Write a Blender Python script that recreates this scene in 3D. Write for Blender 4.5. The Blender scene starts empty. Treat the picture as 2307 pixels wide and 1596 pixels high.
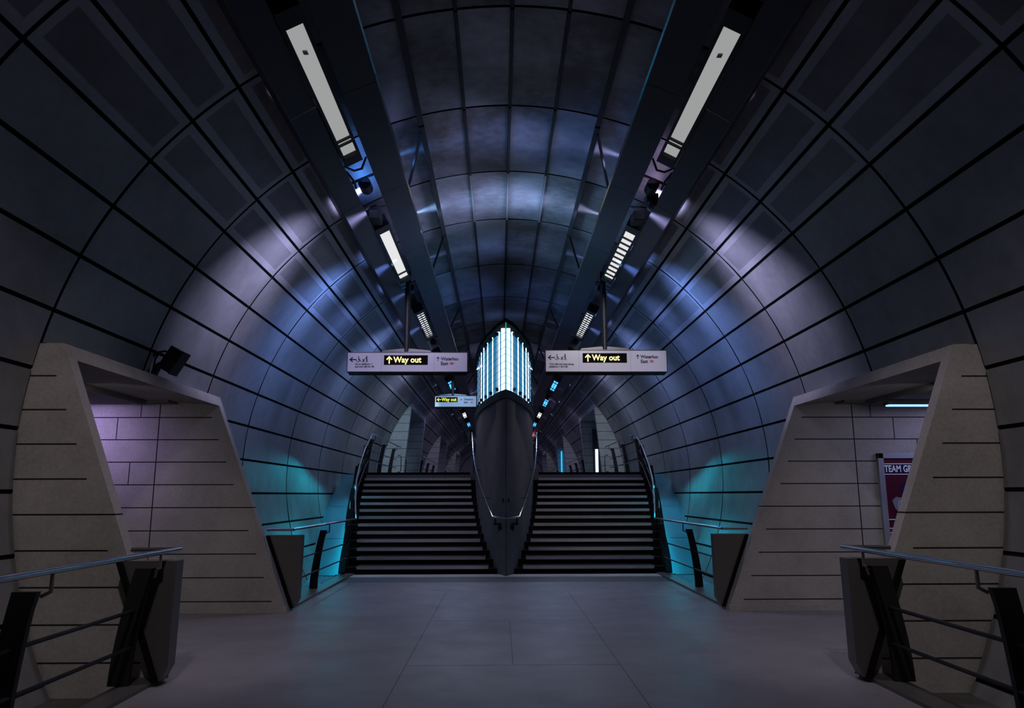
import bpy, math, random
from mathutils import Vector, Matrix
random.seed(7)
PI = math.pi
sc = bpy.context.scene
C = sc.collection

# ---------------------------------------------------------------- camera
H = 1.56                      # eye height
F_PX, TH, YAW, ROLL, CX = 1702.65, .1843, .0166, .0022, -.1272
def cam_dir(u, y, w):
    X, Y, Z = u, y, w
    c, s = math.cos(ROLL), math.sin(ROLL); X, Z = c*X+s*Z, -s*X+c*Z
    c, s = math.cos(TH), math.sin(TH); Y, Z = c*Y-s*Z, s*Y+c*Z
    c, s = math.cos(YAW), math.sin(YAW); X, Y = c*X+s*Y, -s*X+c*Y
    return Vector((X, Y, Z))
cam = bpy.data.cameras.new('camera'); camo = bpy.data.objects.new('camera', cam); C.objects.link(camo)
r_, f_, u_ = cam_dir(1, 0, 0), cam_dir(0, 1, 0), cam_dir(0, 0, 1)
camo.matrix_world = Matrix(((r_.x, u_.x, -f_.x, CX), (r_.y, u_.y, -f_.y, 0), (r_.z, u_.z, -f_.z, H), (0, 0, 0, 1)))
cam.sensor_width = 36; cam.sensor_fit = 'HORIZONTAL'; cam.lens = F_PX*36/2307
cam.clip_start = .05; cam.clip_end = 300
sc.camera = camo

# ---------------------------------------------------------------- world, exposure
w = bpy.data.worlds.new('world'); sc.world = w; w.use_nodes = True
w.node_tree.nodes['Background'].inputs[0].default_value = (.85, .85, 1, 1)
w.node_tree.nodes['Background'].inputs[1].default_value = .004
vs = sc.view_settings
vs.view_transform = 'Standard'; vs.look = 'None'; vs.gamma = 1; vs.use_curve_mapping = False; vs.exposure = 0

# ---------------------------------------------------------------- lamps: fittings of the place and added fill
def look(v):
    return Vector(v).to_track_quat('-Z', 'Y')
def area(name, loc, aim, sx, sy, power, col, spread=180):
    l = bpy.data.lights.new(name, 'AREA'); l.shape = 'RECTANGLE'; l.size = sx; l.size_y = sy
    l.energy = power; l.color = col; l.spread = math.radians(spread)
    o = bpy.data.objects.new(name, l); C.objects.link(o); o.location = loc
    o.rotation_mode = 'QUATERNION'; o.rotation_quaternion = look(aim); return o
def spot(name, loc, target, power, col, deg, blend=.6, radius=.04):
    l = bpy.data.lights.new(name, 'SPOT'); l.energy = power; l.color = col
    l.spot_size = math.radians(deg); l.spot_blend = blend; l.shadow_soft_size = radius
    o = bpy.data.objects.new(name, l); C.objects.link(o); o.location = loc
    o.rotation_mode = 'QUATERNION'; o.rotation_quaternion = look(Vector(target)-Vector(loc)); return o
LILAC, BLUE, DEEP, CYAN = (.52, .52, 1.0), (.25, .42, 1.0), (.08, .3, 1.0), (.0, .6, .86)
WARM = (1, .95, .93)
for s in (-1, 1):
    # light of the ceiling fittings (each hangs just under its glowing cover)
    for y, e, c, sp in ((2.0, 14, WARM, 80), (7.3, 24, (.9, .78, 1), 82), (12.6, 36, (.76, .68, 1), 110), (17.9, 34, (.75, .7, 1), 120), (23.2, 170, (.5, .7, 1), 180),
                    (28.5, 30, BLUE, 180), (33.8, 40, LILAC, 180), (39.1, 40, LILAC, 180), (49.7, 45, LILAC, 180), (60.3, 45, LILAC, 180)):
        area('fitting_light', (s*1.93, y, 5.56), (s*.2, 0, -1), .14, 2.2, e, c, sp)
    # their side light on the lining, plus lamps added between the fittings
    for y, e, c, sp in ((10.35, 50, (.6, .58, 1), 71), (12.8, 60, (.2, .36, 1), 80), (14.8, 22, (.22, .36, 1), 80), (17.9, 42, (.28, .42, 1), 90), (23.2, 24, LILAC, 130)):
        area('side_light', (s*1.88, y, 5.42), (s*1, .1, -.28), .1, 1.6, e, c, sp)
    # fill lamps added above the soffit to brighten the vault
    for y, e, c in ((9.8, 8, DEEP if s < 0 else LILAC), (12.0, 26, (.3, .55, 1) if s < 0 else (.5, .55, 1)), (14.4, 4, BLUE), (20.4, 2, BLUE), (25, 3, LILAC), (35, 5, LILAC)):
        area('vault_fill', (s*1.45, y, 5.92), (-s*1, 0, .33), .1, 1.9, e*1.25, c, 70)
    # cyan fill lamps added beside the stairs, without fixtures
    area('cyan_fill', (s*3.95, 18.3, 2.0), (s*.02, -.2, -1), .05, 3.2, 17, CYAN, 172)
    spot('cyan_fill', (s*3.52, 17.0, .95), (s*4.4, 16.1, .5), 15, CYAN, 105, .8, .05)
    area('prow_glow', (s*.8, 18.2, 4.35), (s*1, .1, .6), 1.2, 3, 12, (.16, .32, 1), 150)
    area('cyan_fill', (s*3.62, 16.0, 1.0), (s*.55, 0, -1), .05, .8, 1.0, CYAN, 160)
    spot('cyan_fill', (s*3.42, 12.6, -.08), (s*4.3, 15.3, .2), 26, CYAN, 60, .7)
    area('slot_fill', (s*1.93, 9.85, 5.72), (0, 0, 1), .12, 1.6, 4 if s < 0 else 1.2, DEEP if s < 0 else (.8, .6, 1), 180)  # added uplight that tints the panels seen through the slot
    spot('sign_fill', (s*1.93, 11.5, 5.45), (s*1.93, 14.5, 4.1), 210, (.72, .66, 1) if s < 0 else (.95, .9, 1), 50, .5, .08)  # added spot that brightens the sign face
for s in (-1, 1):
    spot('portal_fill', (s*1.9, 2.2, 5.5), (s*3.75, 6.95, 1.5), 330, (1, .91, .95), 42, .7, .1)  # added spots, here and below, that brighten the portal fins
    spot('portal_fill', (s*1.9, 23.6, 5.5), (s*3.85, 28, 3.5), 330 if s < 0 else 200, (.55, .78, 1) if s < 0 else (.7, .8, .95), 34, .6, .1)
    spot('portal_fill', (s*1.9, 38.0, 5.5), (s*3.85, 42.5, 3.5), 120, (.7, .7, 1), 34, .6, .1)
    spot('portal_fill', (s*1.9, 31.5, 5.5), (s*4.1, 37.5, 4.2), 150, (.55, .45, 1), 44, .6, .1)  # added lilac spot on the lining between the portals
    spot('portal_fill', (s*1.9, 53.5, 5.5), (s*3.85, 58, 3.5), 120, (.7, .7, 1), 34, .6, .1)
area('end_light', (0, 70, 6), (0, .3, -1), 2, 2, 60, LILAC)
spot('sign_fill', (-1.6, 24.2, 5.5), (-1.6, 26, 4.7), 70, (.35, .6, 1), 50, .5, .08)  # added spot for the distant sign
# cross passages
spot('passage_light', (-6.25, 9.9, 2.72), (-5.7, 10.74, 2.3), 110, (.55, .42, 1), 85, 1, .12)
area('passage_light', (6.9, 9.7, 2.7), (-.25, .8, -1), 1.6, .12, 22, (.55, .52, 1))
for s in (-1, 1):
    area('passage_light', (s*4.9, 8.4, 2.7), (0, .35, -1), .6, .6, 9, WARM)
    area('passage_light', (s*5.6, 30.6, 4.5), (-s*.4, 0, -1), 1, 1, 7, (.45, .62, 1))
    area('passage_light', (s*5.6, 45.2, 4.5), (-s*.4, 0, -1), 1, 1, 10, (.6, .5, 1))
    area('passage_light', (s*5.2, 61.5, 4.5), (-s*.4, 0, -1), 1, 1, 10, (.6, .5, 1))

# ---------------------------------------------------------------- materials
def mat(name, col, rough=.5, metal=0, emit=None, strength=0, spec=.5):
    m = bpy.data.materials.new(name); m.use_nodes = True
    b = m.node_tree.nodes['Principled BSDF']
    b.inputs['Base Color'].default_value = (*col, 1); b.inputs['Roughness'].default_value = rough
    b.inputs['Metallic'].default_value = metal; b.inputs['Specular IOR Level'].default_value = spec
    if emit:
        b.inputs['Emission Color'].default_value = (*emit, 1); b.inputs['Emission Strength'].default_value = strength
    return m
class N:
    def __init__(s, m): s.t = m.node_tree; s.b = s.t.nodes['Principled BSDF']; s.co = s.t.nodes.new('ShaderNodeTexCoord').outputs['Object']
    def link(s, a, b): s.t.links.new(a, b)
    def noise(s, scale, detail=4, stretch=None, rough=.55):
        n = s.t.nodes.new('ShaderNodeTexNoise'); n.inputs['Scale'].default_value = scale; n.inputs['Detail'].default_value = detail
        n.inputs['Roughness'].default_value = rough
        if stretch:
            mp = s.t.nodes.new('ShaderNodeMapping'); mp.inputs['Scale'].default_value = stretch; s.link(s.co, mp.inputs[0]); s.link(mp.outputs[0], n.inputs['Vector'])
        else: s.link(s.co, n.inputs['Vector'])
        return n.outputs['Fac']
    def m(s, op, a, b=None, c=None):
        n = s.t.nodes.new('ShaderNodeMath'); n.operation = op
        for i, v in enumerate((a, b, c)):
            if v is None: continue
            if isinstance(v, (int, float)): n.inputs[i].default_value = v
            else: s.link(v, n.inputs[i])
        return n.outputs[0]
    def ramp(s, fac, stops):
        n = s.t.nodes.new('ShaderNodeValToRGB'); cr = n.color_ramp
        while len(cr.elements) < len(stops): cr.elements.new(.5)
        for e, (p, c) in zip(cr.elements, stops): e.position = p; e.color = (*c, 1)
        s.link(fac, n.inputs[0]); return n.outputs[0]
    def mix(s, fac, a, b):
        n = s.t.nodes.new('ShaderNodeMix'); n.data_type = 'RGBA'
        s.link(fac, n.inputs[0])
        for i, v in ((6, a), (7, b)):
            if isinstance(v, tuple): n.inputs[i].default_value = (*v, 1)
            else: s.link(v, n.inputs[i])
        return n.outputs[2]
    def bump(s, h, st, dist=.01):
        n = s.t.nodes.new('ShaderNodeBump'); n.inputs['Strength'].default_value = st; n.inputs['Distance'].default_value = dist
        s.link(h, n.inputs['Height']); s.link(n.outputs[0], s.b.inputs['Normal'])
    def xyz(s):
        n = s.t.nodes.new('ShaderNodeSeparateXYZ'); s.link(s.co, n.inputs[0]); return n.outputs

def metal_panel(name, lo, hi, r0, r1, vary=.15):
    m = mat(name, hi, .4, .58); n = N(m)
    at = n.t.nodes.new('ShaderNodeAttribute'); at.attribute_name = 'tone'; tone = at.outputs['Fac']
    a = n.noise(1.1, 5, None, .6); b = n.noise(7, 4)
    f = n.m('ADD', n.m('MULTIPLY', a, .7), n.m('MULTIPLY', b, .3))
    f = n.m('ADD', f, n.m('MULTIPLY', n.m('SUBTRACT', tone, .5), vary))
    n.link(n.ramp(f, [(.3, lo), (.68, hi)]), n.b.inputs['Base Color'])
    n.link(n.m('ADD', n.m('ADD', n.m('MULTIPLY', n.noise(3.1, 5), r1-r0), r0), n.m('MULTIPLY', n.m('SUBTRACT', .5, tone), .12)), n.b.inputs['Roughness'])
    n.bump(n.noise(900, 2), .12, .002)
    return m
M = {}
M['panel'] = metal_panel('satin_metal_panel', (.18, .178, .18), (.29, .288, .295), .34, .62)
M['panel_c'] = metal_panel('worn_ceiling_panel', (.17, .165, .16), (.5, .5, .54), .36, .7, .4)
M['perf'] = metal_panel('perforated_panel', (.14, .14, .145), (.23, .23, .24), .42, .66)
M['edge'] = metal_panel('panel_border', (.27, .27, .285), (.37, .37, .39), .34, .5)
M['void'] = mat('black_void', (.004, .004, .004), .9, 0, spec=.1)
M['black'] = mat('black_paint', (.012, .012, .013), .45, 0, spec=.35)
M['blackish'] = mat('charcoal_paint', (.022, .022, .024), .5, .2)
M['soffit'] = mat('grey_soffit', (.042, .042, .052), .4, .4)
M['steel'] = mat('polished_steel', (.6, .6, .64), .17, 1)
M['steel_dull'] = mat('dull_steel', (.3, .3, .31), .38, .9)
M['darkmetal'] = mat('dark_steel_panel', (.13, .125, .12), .42, .6)
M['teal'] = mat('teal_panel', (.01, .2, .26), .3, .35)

def concrete(name, lo, hi, slant=None, groove=True, blocks=False):
    m = mat(name, hi, .82, spec=.25); n = N(m)
    f = n.m('ADD', n.m('MULTIPLY', n.noise(1.3, 6, None, .62), .65), n.m('MULTIPLY', n.noise(38, 3), .35))
    col = n.ramp(f, [(.32, lo), (.66, hi)])
    h = n.noise(60, 3)
    if groove:
        x, y, z = n.xyz()
        ax = n.m('ABSOLUTE', x)
        z0, ch, x0, k = slant                       # height of a joint, course height, slant edge X at z=0, its gradient
        q = n.m('DIVIDE', n.m('SUBTRACT', z, z0), ch)
        fr = n.m('MULTIPLY', n.m('ABSOLUTE', n.m('SUBTRACT', q, n.m('ROUND', q))), ch)
        line = n.m('LESS_THAN', fr, .0075)
        edge = n.m('ADD', x0, n.m('MULTIPLY', z, k))
        dist = n.m('SUBTRACT', ax, edge)
        inside = n.m('GREATER_THAN', dist, .16)
        full = n.m('LESS_THAN', n.m('ABSOLUTE', n.m('SUBTRACT', n.m('ROUND', q), 4)), .5)
        mask = n.m('MULTIPLY', line, n.m('MAXIMUM', inside, full))
        if blocks:
            v0 = n.m('LESS_THAN', n.m('ABSOLUTE', n.m('SUBTRACT', ax, 4.93)), .008)
            row = n.m('FLOOR', q)
            off = n.m('MULTIPLY', n.m('FLOORED_MODULO', n.m('MULTIPLY', row, 1.37), 1), .86)
            p = n.m('DIVIDE', n.m('ADD', ax, off), .86)
            pf = n.m('MULTIPLY', n.m('ABSOLUTE', n.m('SUBTRACT', p, n.m('ROUND', p))), .86)
            v1 = n.m('MULTIPLY', n.m('LESS_THAN', pf, .007), n.m('GREATER_THAN', ax, 5.15))
            mask = n.m('MAXIMUM', mask, n.m('MAXIMUM', v0, v1))
        col = n.mix(mask, col, (.012, .011, .01))
        h = n.m('SUBTRACT', n.m('MULTIPLY', h, .15), mask)
    n.link(col, n.b.inputs['Base Color'])
    n.bump(h, .35, .012)
    return m
SL = (1.395-4*.3125, .3125, 3.0, .3925)
CLO, CHI = (.2, .188, .174), (.33, .312, .29)
M['conc'] = concrete('precast_concrete_coursed', CLO, CHI, SL)
M['conc_blk'] = concrete('precast_concrete_blocks', CLO, CHI, SL, True, True)
M['conc_plain'] = concrete('precast_concrete', CLO, CHI, None, False)
M['conc_up'] = concrete('precast_concrete_upper', (.24, .25, .25), (.4, .4, .39), (3.55-4*.3125, .3125, 3.68, -.1))
M['conc_hull'] = concrete('dark_smooth_concrete', (.10, .09, .088), (.17, .155, .15), None, False)

def floor_mat():
    m = mat('speckled_floor', (.1, .1, .11), .42, spec=.4); n = N(m)
    f = n.m('ADD', n.m('MULTIPLY', n.noise(.9, 6, None, .65), .5), n.m('MULTIPLY', n.noise(95, 3), .5))
    col = n.ramp(f, [(.3, (.1, .096, .1)), (.7, (.215, .205, .215))])
    x, y, z = n.xyz()
    ax = n.m('ABSOLUTE', x)
    yl = n.m('DIVIDE', n.m('SUBTRACT', y, 9.99), 2.54)
    ym = n.m('LESS_THAN', n.m('MULTIPLY', n.m('ABSOLUTE', n.m('SUBTRACT', yl, n.m('ROUND', yl))), 2.54), .012)
    ym = n.m('MULTIPLY', ym, n.m('LESS_THAN', ax, 1.0))
    ym = n.m('MULTIPLY', ym, n.m('LESS_THAN', y, 10.5))
    x1 = n.m('MULTIPLY', n.m('LESS_THAN', n.m('ABSOLUTE', n.m('SUBTRACT', ax, 1.0)), .006), n.m('LESS_THAN', y, 13))
    x2 = n.m('MULTIPLY', n.m('LESS_THAN', ax, .005), n.m('LESS_THAN', n.m('ABSOLUTE', n.m('SUBTRACT', y, 8.72)), 1.27))
    mask = n.m('MULTIPLY', n.m('MAXIMUM', n.m('MAXIMUM', ym, x1), x2), .75)
    n.link(n.mix(mask, col, (.01, .01, .011)), n.b.inputs['Base Color'])
    n.link(n.m('ADD', n.m('MULTIPLY', n.noise(2.2, 5), .3), .33), n.b.inputs['Roughness'])
    n.bump(n.noise(140, 3), .12, .003)
    return m
M['floor'] = floor_mat()
M['floor_dark'] = mat('dark_floor_band', (.05, .05, .056), .6)
M['tread'] = concrete('tread_stone', (.36, .34, .32), (.55, .52, .49), None, False)
M['tread_top'] = mat('dark_tread_top', (.03, .029, .028), .8, spec=.2)
M['riser'] = mat('black_riser', (.008, .008, .008), .8, spec=.1)
M['white_face'] = mat('sign_white', (.62, .6, .66), .35)
M['ink'] = mat('sign_ink_blue_black', (.008, .01, .04), .5)
M['red'] = mat('sign_red', (.55, .02, .02), .5)
M['grey_line'] = mat('sign_seam', (.25, .25, .28), .5)
M['yellow'] = mat('lit_yellow', (.1, .09, .02), .5, 0, (1, .86, .34), 1.25)
M['yellow2'] = mat('lit_lemon', (.1, .1, .02), .5, 0, (.9, .95, .03), .9)
def em(name, col, st): return mat(name, (.02, .02, .02), .5, 0, col, st)
M['lamp_dim'] = em('lamp_cover_dim', (.98, 1, 1), .34)
M['lamp_mid'] = em('lamp_cover_mid', (1, 1, 1), .78)
M['lamp_white'] = em('lamp_cover_bright', (.95, .98, 1), 1.5)
M['lamp_blue'] = em('lamp_cover_blue', (.05, .36, 1), 2.2)
M['lamp_red'] = em('led_red', (1, .15, .08), 2)
M['tube'] = em('white_tube', (.72, .86, 1), 2.4)
M['tube2'] = em('blue_tube', (.35, .65, 1), 1.2)
M['backlight'] = em('blue_backlight', (.0, .2, .4), .9)
M['passage_tube'] = em('passage_tube', (.25, .5, 1), 2.2)
M['window_glow'] = em('train_window_glow', (.55, .7, 1), 2.5)
M['cyan_glow'] = em('cyan_strip', (.02, .5, 1), 1.2)
g = bpy.data.materials.new('tinted_glass'); g.use_nodes = True; nt = g.node_tree; nt.nodes.clear()
o_ = nt.nodes.new('ShaderNodeOutputMaterial'); mx = nt.nodes.new('ShaderNodeMixShader'); tr = nt.nodes.new('ShaderNodeBsdfTransparent'); gl = nt.nodes.new('ShaderNodeBsdfGlossy')
tr.inputs[0].default_value = (.72, .9, 1, 1); gl.inputs['Roughness'].default_value = .08; mx.inputs[0].default_value = .07
nt.links.new(tr.outputs[0], mx.inputs[1]); nt.links.new(gl.outputs[0], mx.inputs[2]); nt.links.new(mx.outputs[0], o_.inputs[0])
M['glass'] = g
M['green_edge'] = em('glass_edge_green', (.02, .8, .55), .55)
M['poster_red'] = mat('poster_dark_red', (.06, .007, .02), .25)
M['poster_navy'] = mat('poster_navy', (.012, .012, .05), .25)
M['poster_white'] = mat('poster_white', (.7, .72, .8), .4)
M['frame_grey'] = mat('poster_frame_grey', (.24, .26, .32), .4, .4)
M['grille'] = mat('ceiling_grille', (.12, .115, .11), .7, .2)

# ---------------------------------------------------------------- mesh helpers
class MB:
    def __init__(s): s.v = []; s.f = []; s.mi = []; s.tone = []
    def add(s, vs, fs, mi=0):
        n = len(s.v); s.v += [tuple(v) for v in vs]; s.f += [tuple(i+n for i in f) for f in fs]; s.mi += [mi]*len(fs); return s
    def quad(s, a, b, c, d, mi=0): return s.add([a, b, c, d], [(0, 1, 2, 3)], mi)
    def box(s, x0, x1, y0, y1, z0, z1, mi=0):
        v = [(x, y, z) for z in (z0, z1) for y in (y0, y1) for x in (x0, x1)]
        return s.add(v, [(0, 2, 3, 1), (4, 5, 7, 6), (0, 1, 5, 4), (2, 6, 7, 3), (0, 4, 6, 2), (1, 3, 7, 5)], mi)
    def obox(s, c, ax, ay, az, mi=0):             # oriented box: centre and three half-axis vectors
        c, ax, ay, az = map(Vector, (c, ax, ay, az))
        v = [c+ax*i+ay*j+az*k for k in (-1, 1) for j in (-1, 1) for i in (-1, 1)]
        return s.add(v, [(0, 2, 3, 1), (4, 5, 7, 6), (0, 1, 5, 4), (2, 6, 7, 3), (0, 4, 6, 2), (1, 3, 7, 5)], mi)
    def prism(s, poly, y0, y1, mi=0):             # polygon in XZ pushed along Y
        n = len(poly)
        v = [(x, y0, z) for x, z in poly]+[(x, y1, z) for x, z in poly]
        return s.add(v, [tuple(range(n)), tuple(range(2*n-1, n-1, -1))]+[(i, (i+1) % n, n+(i+1) % n, n+i) for i in range(n)], mi)
    def prism_z(s, poly, z0, z1, mi=0):           # polygon in XY pushed along Z
        n = len(poly)
        v = [(x, y, z0) for x, y in poly]+[(x, y, z1) for x, y in poly]
        return s.add(v, [tuple(range(n)), tuple(range(2*n-1, n-1, -1))]+[(i, (i+1) % n, n+(i+1) % n, n+i) for i in range(n)], mi)
    def tube(s, path, r, n=10, mi=0):
        path = [Vector(p) for p in path]; rings = []; up = None
        for i, p in enumerate(path):
            a = path[max(i-1, 0)]; b = path[min(i+1, len(path)-1)]; t = (b-a).normalized()
            if up is None: up = Vector((0, 0, 1)) if abs(t.z) < .9 else Vector((1, 0, 0))
            e1 = (up-t*up.dot(t)).normalized(); e2 = t.cross(e1); up = e1
            rr = r
            if 0 < i < len(path)-1:
                t1 = (path[i]-path[i-1]).normalized(); t2 = (path[i+1]-path[i]).normalized()
                rr = r/max(.75, math.sqrt(max(0, (1+t1.dot(t2))/2)))
            rings.append([p+(e1*math.cos(2*PI*k/n)+e2*math.sin(2*PI*k/n))*rr for k in range(n)])
        v = [q for g_ in rings for q in g_]; fs = []
        for i in range(len(path)-1):
            for k in range(n): fs.append((i*n+k, i*n+(k+1) % n, (i+1)*n+(k+1) % n, (i+1)*n+k))
        fs.append(tuple(range(n-1, -1, -1))); fs.append(tuple((len(path)-1)*n+k for k in range(n)))
        return s.add(v, fs, mi)
    def grid(s, rows, mi=0):
        n = len(rows[0]); v = [q for r in rows for q in r]
        return s.add(v, [(i*n+j, i*n+j+1, (i+1)*n+j+1, (i+1)*n+j) for i in range(len(rows)-1) for j in range(n-1)], mi)
    def build(s, name, mats, parent=None, smooth=False, base=None, bevel=0):
        me = bpy.data.meshes.new(name)
        if base is None and parent is not None: base = parent.get('_w', (0, 0, 0))
        b = Vector(base) if base is not None else Vector((0, 0, 0))
        me.from_pydata([tuple(Vector(q)-b) for q in s.v], [], s.f)
        if not isinstance(mats, (list, tuple)): mats = [mats]
        for m_ in mats: me.materials.append(m_)
        me.polygons.foreach_set('material_index', s.mi)
        if s.tone:
            at = me.attributes.new('tone', 'FLOAT', 'FACE'); at.data.foreach_set('value', (s.tone+[.5]*len(s.f))[:len(s.f)])
        if smooth: me.polygons.foreach_set('use_smooth', [True]*len(me.polygons))
        me.update()
        o = bpy.data.objects.new(name, me); C.objects.link(o)
        if parent is not None:
            o.parent = parent; o['_w'] = tuple(b)
        else:
            o.location = b; o['_w'] = tuple(b)
        if smooth:
            me.set_sharp_from_angle(angle=math.radians(35))
        if bevel:
            md = o.modifiers.new('bevel', 'BEVEL'); md.width = bevel; md.segments = 2; md.limit_method = 'ANGLE'
        return o
def thing(name, label, cat, loc, group=None):
    o = bpy.data.objects.new(name, None); C.objects.link(o); o.location = loc; o['_w'] = tuple(loc)
    o['label'] = label; o['category'] = cat
    if group: o['group'] = group
    return o
def tag(o, label, cat, group=None):
    o['label'] = label; o['category'] = cat
    if group: o['group'] = group
    return o
def struct(o, label=None):
    o['kind'] = 'structure'
    if label: o['label'] = label
    return o
def flipx(pts, s): return [(s*p[0], *p[1:]) for p in pts]

# ---------------------------------------------------------------- the tunnel lining
R, CZ = 4.4722, 1.9872
RINGS = [6.92-2*k for k in (5, 4, 3, 2, 1)]+[6.92, 8.92, 10.92, 12.97]+[12.97+2.72*k for k in range(1, 24)]
def cyl(psi, y, r=R, s=1):
    a = math.radians(psi); return (s*r*math.sin(a), y, CZ+r*math.cos(a))
def psi_of(z, r=R): return math.degrees(math.acos((z-CZ)/r))
OPEN = [(6.94, 10.9, 2.95), (28.0, 33.5, 4.88), (42.5, 48.3, 4.88), (58.0, 64.5, 4.88)]
SIDE = [37.4+7.2*i for i in range(0, 14)]
TOP = [0, 7.5, 15, 22.5, 30, 37.4]
def panel(mb, s, y0, y1, p0, p1, kind, gap=.02, cut=(0, 0, 0, 0)):
    """one lining panel, gently dished, with returned edges"""
    g0, g1 = gap*(0 if cut[0] else 1), gap*(0 if cut[1] else 1)
    gp = math.degrees(gap/R)
    ya, yb = y0+g0, y1-g1
    pa, pb = p0+(0 if cut[2] else gp), p1-(0 if cut[3] else gp)
    if yb-ya < .03 or pb-pa < .3: return
    amp = random.uniform(-.006, .01); tx = random.uniform(-.006, .006); ty = random.uniform(-.003, .003)
    nu, nv = 6, 6
    def pt(u, v, extra=0):
        d = amp*16*u*(1-u)*v*(1-v)+tx*(u-.5)+ty*(v-.5)
        return cyl(pa+(pb-pa)*u, ya+(yb-ya)*v, R+d+extra, s)
    if kind == 'frame':
        bu = .09/(math.radians(pb-pa)*R); bv = .09/(yb-ya)
        us = [0, bu]+[bu+(1-2*bu)*i/4 for i in (1, 2, 3)]+[1-bu, 1]; vs_ = [0, bv]+[bv+(1-2*bv)*i/4 for i in (1, 2, 3)]+[1-bv, 1]
    else:
        us = [i/nu for i in range(nu+1)]; vs_ = [i/nv for i in range(nv+1)]
    n = len(us); base = len(mb.v); tv = random.random(); mb.tone += [.5]*(len(mb.f)-len(mb.tone))
    for v in vs_:
        for u in us: mb.v.append(pt(u, v))
    for j in range(len(vs_)-1):
        for i in range(n-1):
            mb.f.append((base+j*n+i, base+j*n+i+1, base+(j+1)*n+i+1, base+(j+1)*n+i))
            border = i in (0, n-2) or j in (0, len(vs_)-2)
            mb.mi.append((2 if border else 1) if kind == 'frame' else 0); mb.tone.append(tv)
    # returned edges
    e = .035
    for a, b in (((0, 0), (1, 0)), ((1, 0), (1, 1)), ((1, 1), (0, 1)), ((0, 1), (0, 0))):
        k = 4; row0 = []; row1 = []; across = a[1] == b[1]
        for i in range(k+1):
            u = a[0]+(b[0]-a[0])*i/k; v = a[1]+(b[1]-a[1])*i/k
            row0.append(pt(u, v)); row1.append(pt(u, v, e))
        mb.grid([row0, row1], 3 if across else 2)
def cells(y0, y1):
    """split a ring where an opening starts or ends"""
    ys = [y0, y1]
    for a, b, z in OPEN:
        for q in (a, b):
            if y0+.02 < q < y1-.02: ys.append(q)
    return sorted(ys)
for s, nm in ((-1, 'wall_left'), (1, 'wall_right')):
    mb = MB()
    for k in range(len(RINGS)-1):
        ys = cells(RINGS[k], RINGS[k+1])
        for i in range(len(ys)-1):
            a, b = ys[i], ys[i+1]; mid = (a+b)/2; pm = 200
            for oa, ob, z in OPEN:
                if oa-.02 < mid < ob+.02: pm = psi_of(z)
            for j in range(len(SIDE)-1):
                p0, p1 = SIDE[j], SIDE[j+1]
                if p0 >= pm: break
                cutp = p1 > pm; p1 = min(p1, pm)
                panel(mb, s, a, b, p0, p1, 'frame' if j < 2 else 'plain', cut=(i > 0, i < len(ys)-2, 0, cutp))
    # dark backing behind the joints, left open where the passages are
    a0 = 37.4
    for k in range(len(RINGS)-1):
        ys = cells(RINGS[k], RINGS[k+1])
        for i in range(len(ys)-1):
            mid = (ys[i]+ys[i+1])/2; pm = 137
            for oa, ob, z in OPEN:
                if oa-.02 < mid < ob+.02: pm = psi_of(z)
            st = 10
            mb.grid([[cyl(a0+(pm-a0)*q/st, y, R+.035, s) for q in range(st+1)] for y in (ys[i], ys[i+1])], 3)
    struct(mb.build(nm, [M['panel'], M['perf'], M['edge'], M['void']], smooth=True))
mb = MB()
for k in range(len(RINGS)-1):
    for s in (-1, 1):
        for j in range(len(TOP)-1):
            if j == 4: panel(mb, s, RINGS[k], RINGS[k+1], TOP[j], TOP[j+1], 'frame')
            else: panel(mb, s, RINGS[k], RINGS[k+1], TOP[j], TOP[j+1], 'plain')
for s in (-1, 1):
    mb.grid([[cyl(37.4*q/8, y, R+.035, s) for q in range(9)] for y in (RINGS[0], RINGS[-1])], 3)
for p in (-7.5, 0, 7.5):                          # thin cover strips over the vault joints, coloured lighter in the lit ring
    x, y, z = cyl(abs(p), 0, R, 1 if p >= 0 else -1)
    nx, nz = math.sin(math.radians(p)), math.cos(math.radians(p))
    for k in range(len(RINGS)-1):
        yc = (RINGS[k]+RINGS[k+1])/2; hy = (RINGS[k+1]-RINGS[k])/2-.02
        mb.obox((x-nx*.012, yc, z-nz*.012), (nz*.016, 0, -nx*.016), (0, hy, 0), (nx*.016, 0, nz*.016), 2 if 10 < yc < 13 else 4)
struct(mb.build('ceiling', [M['panel_c'], M['perf'], M['edge'], M['void'], M['blackish']], smooth=True))

# end of the tunnel
mb = MB(); ye = RINGS[-1]
mb.prism([cyl(p, 0, R+.1, 1)[::2] for p in range(-130, 131, 10)], ye, ye+.2)
struct(mb.build('wall_end', M['conc_plain']))
mb = MB(); mb.box(-2.6, 2.6, ye-.3, ye, 2.156, 4.8)
struct(mb.build('trim_2', M['panel']))

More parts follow.
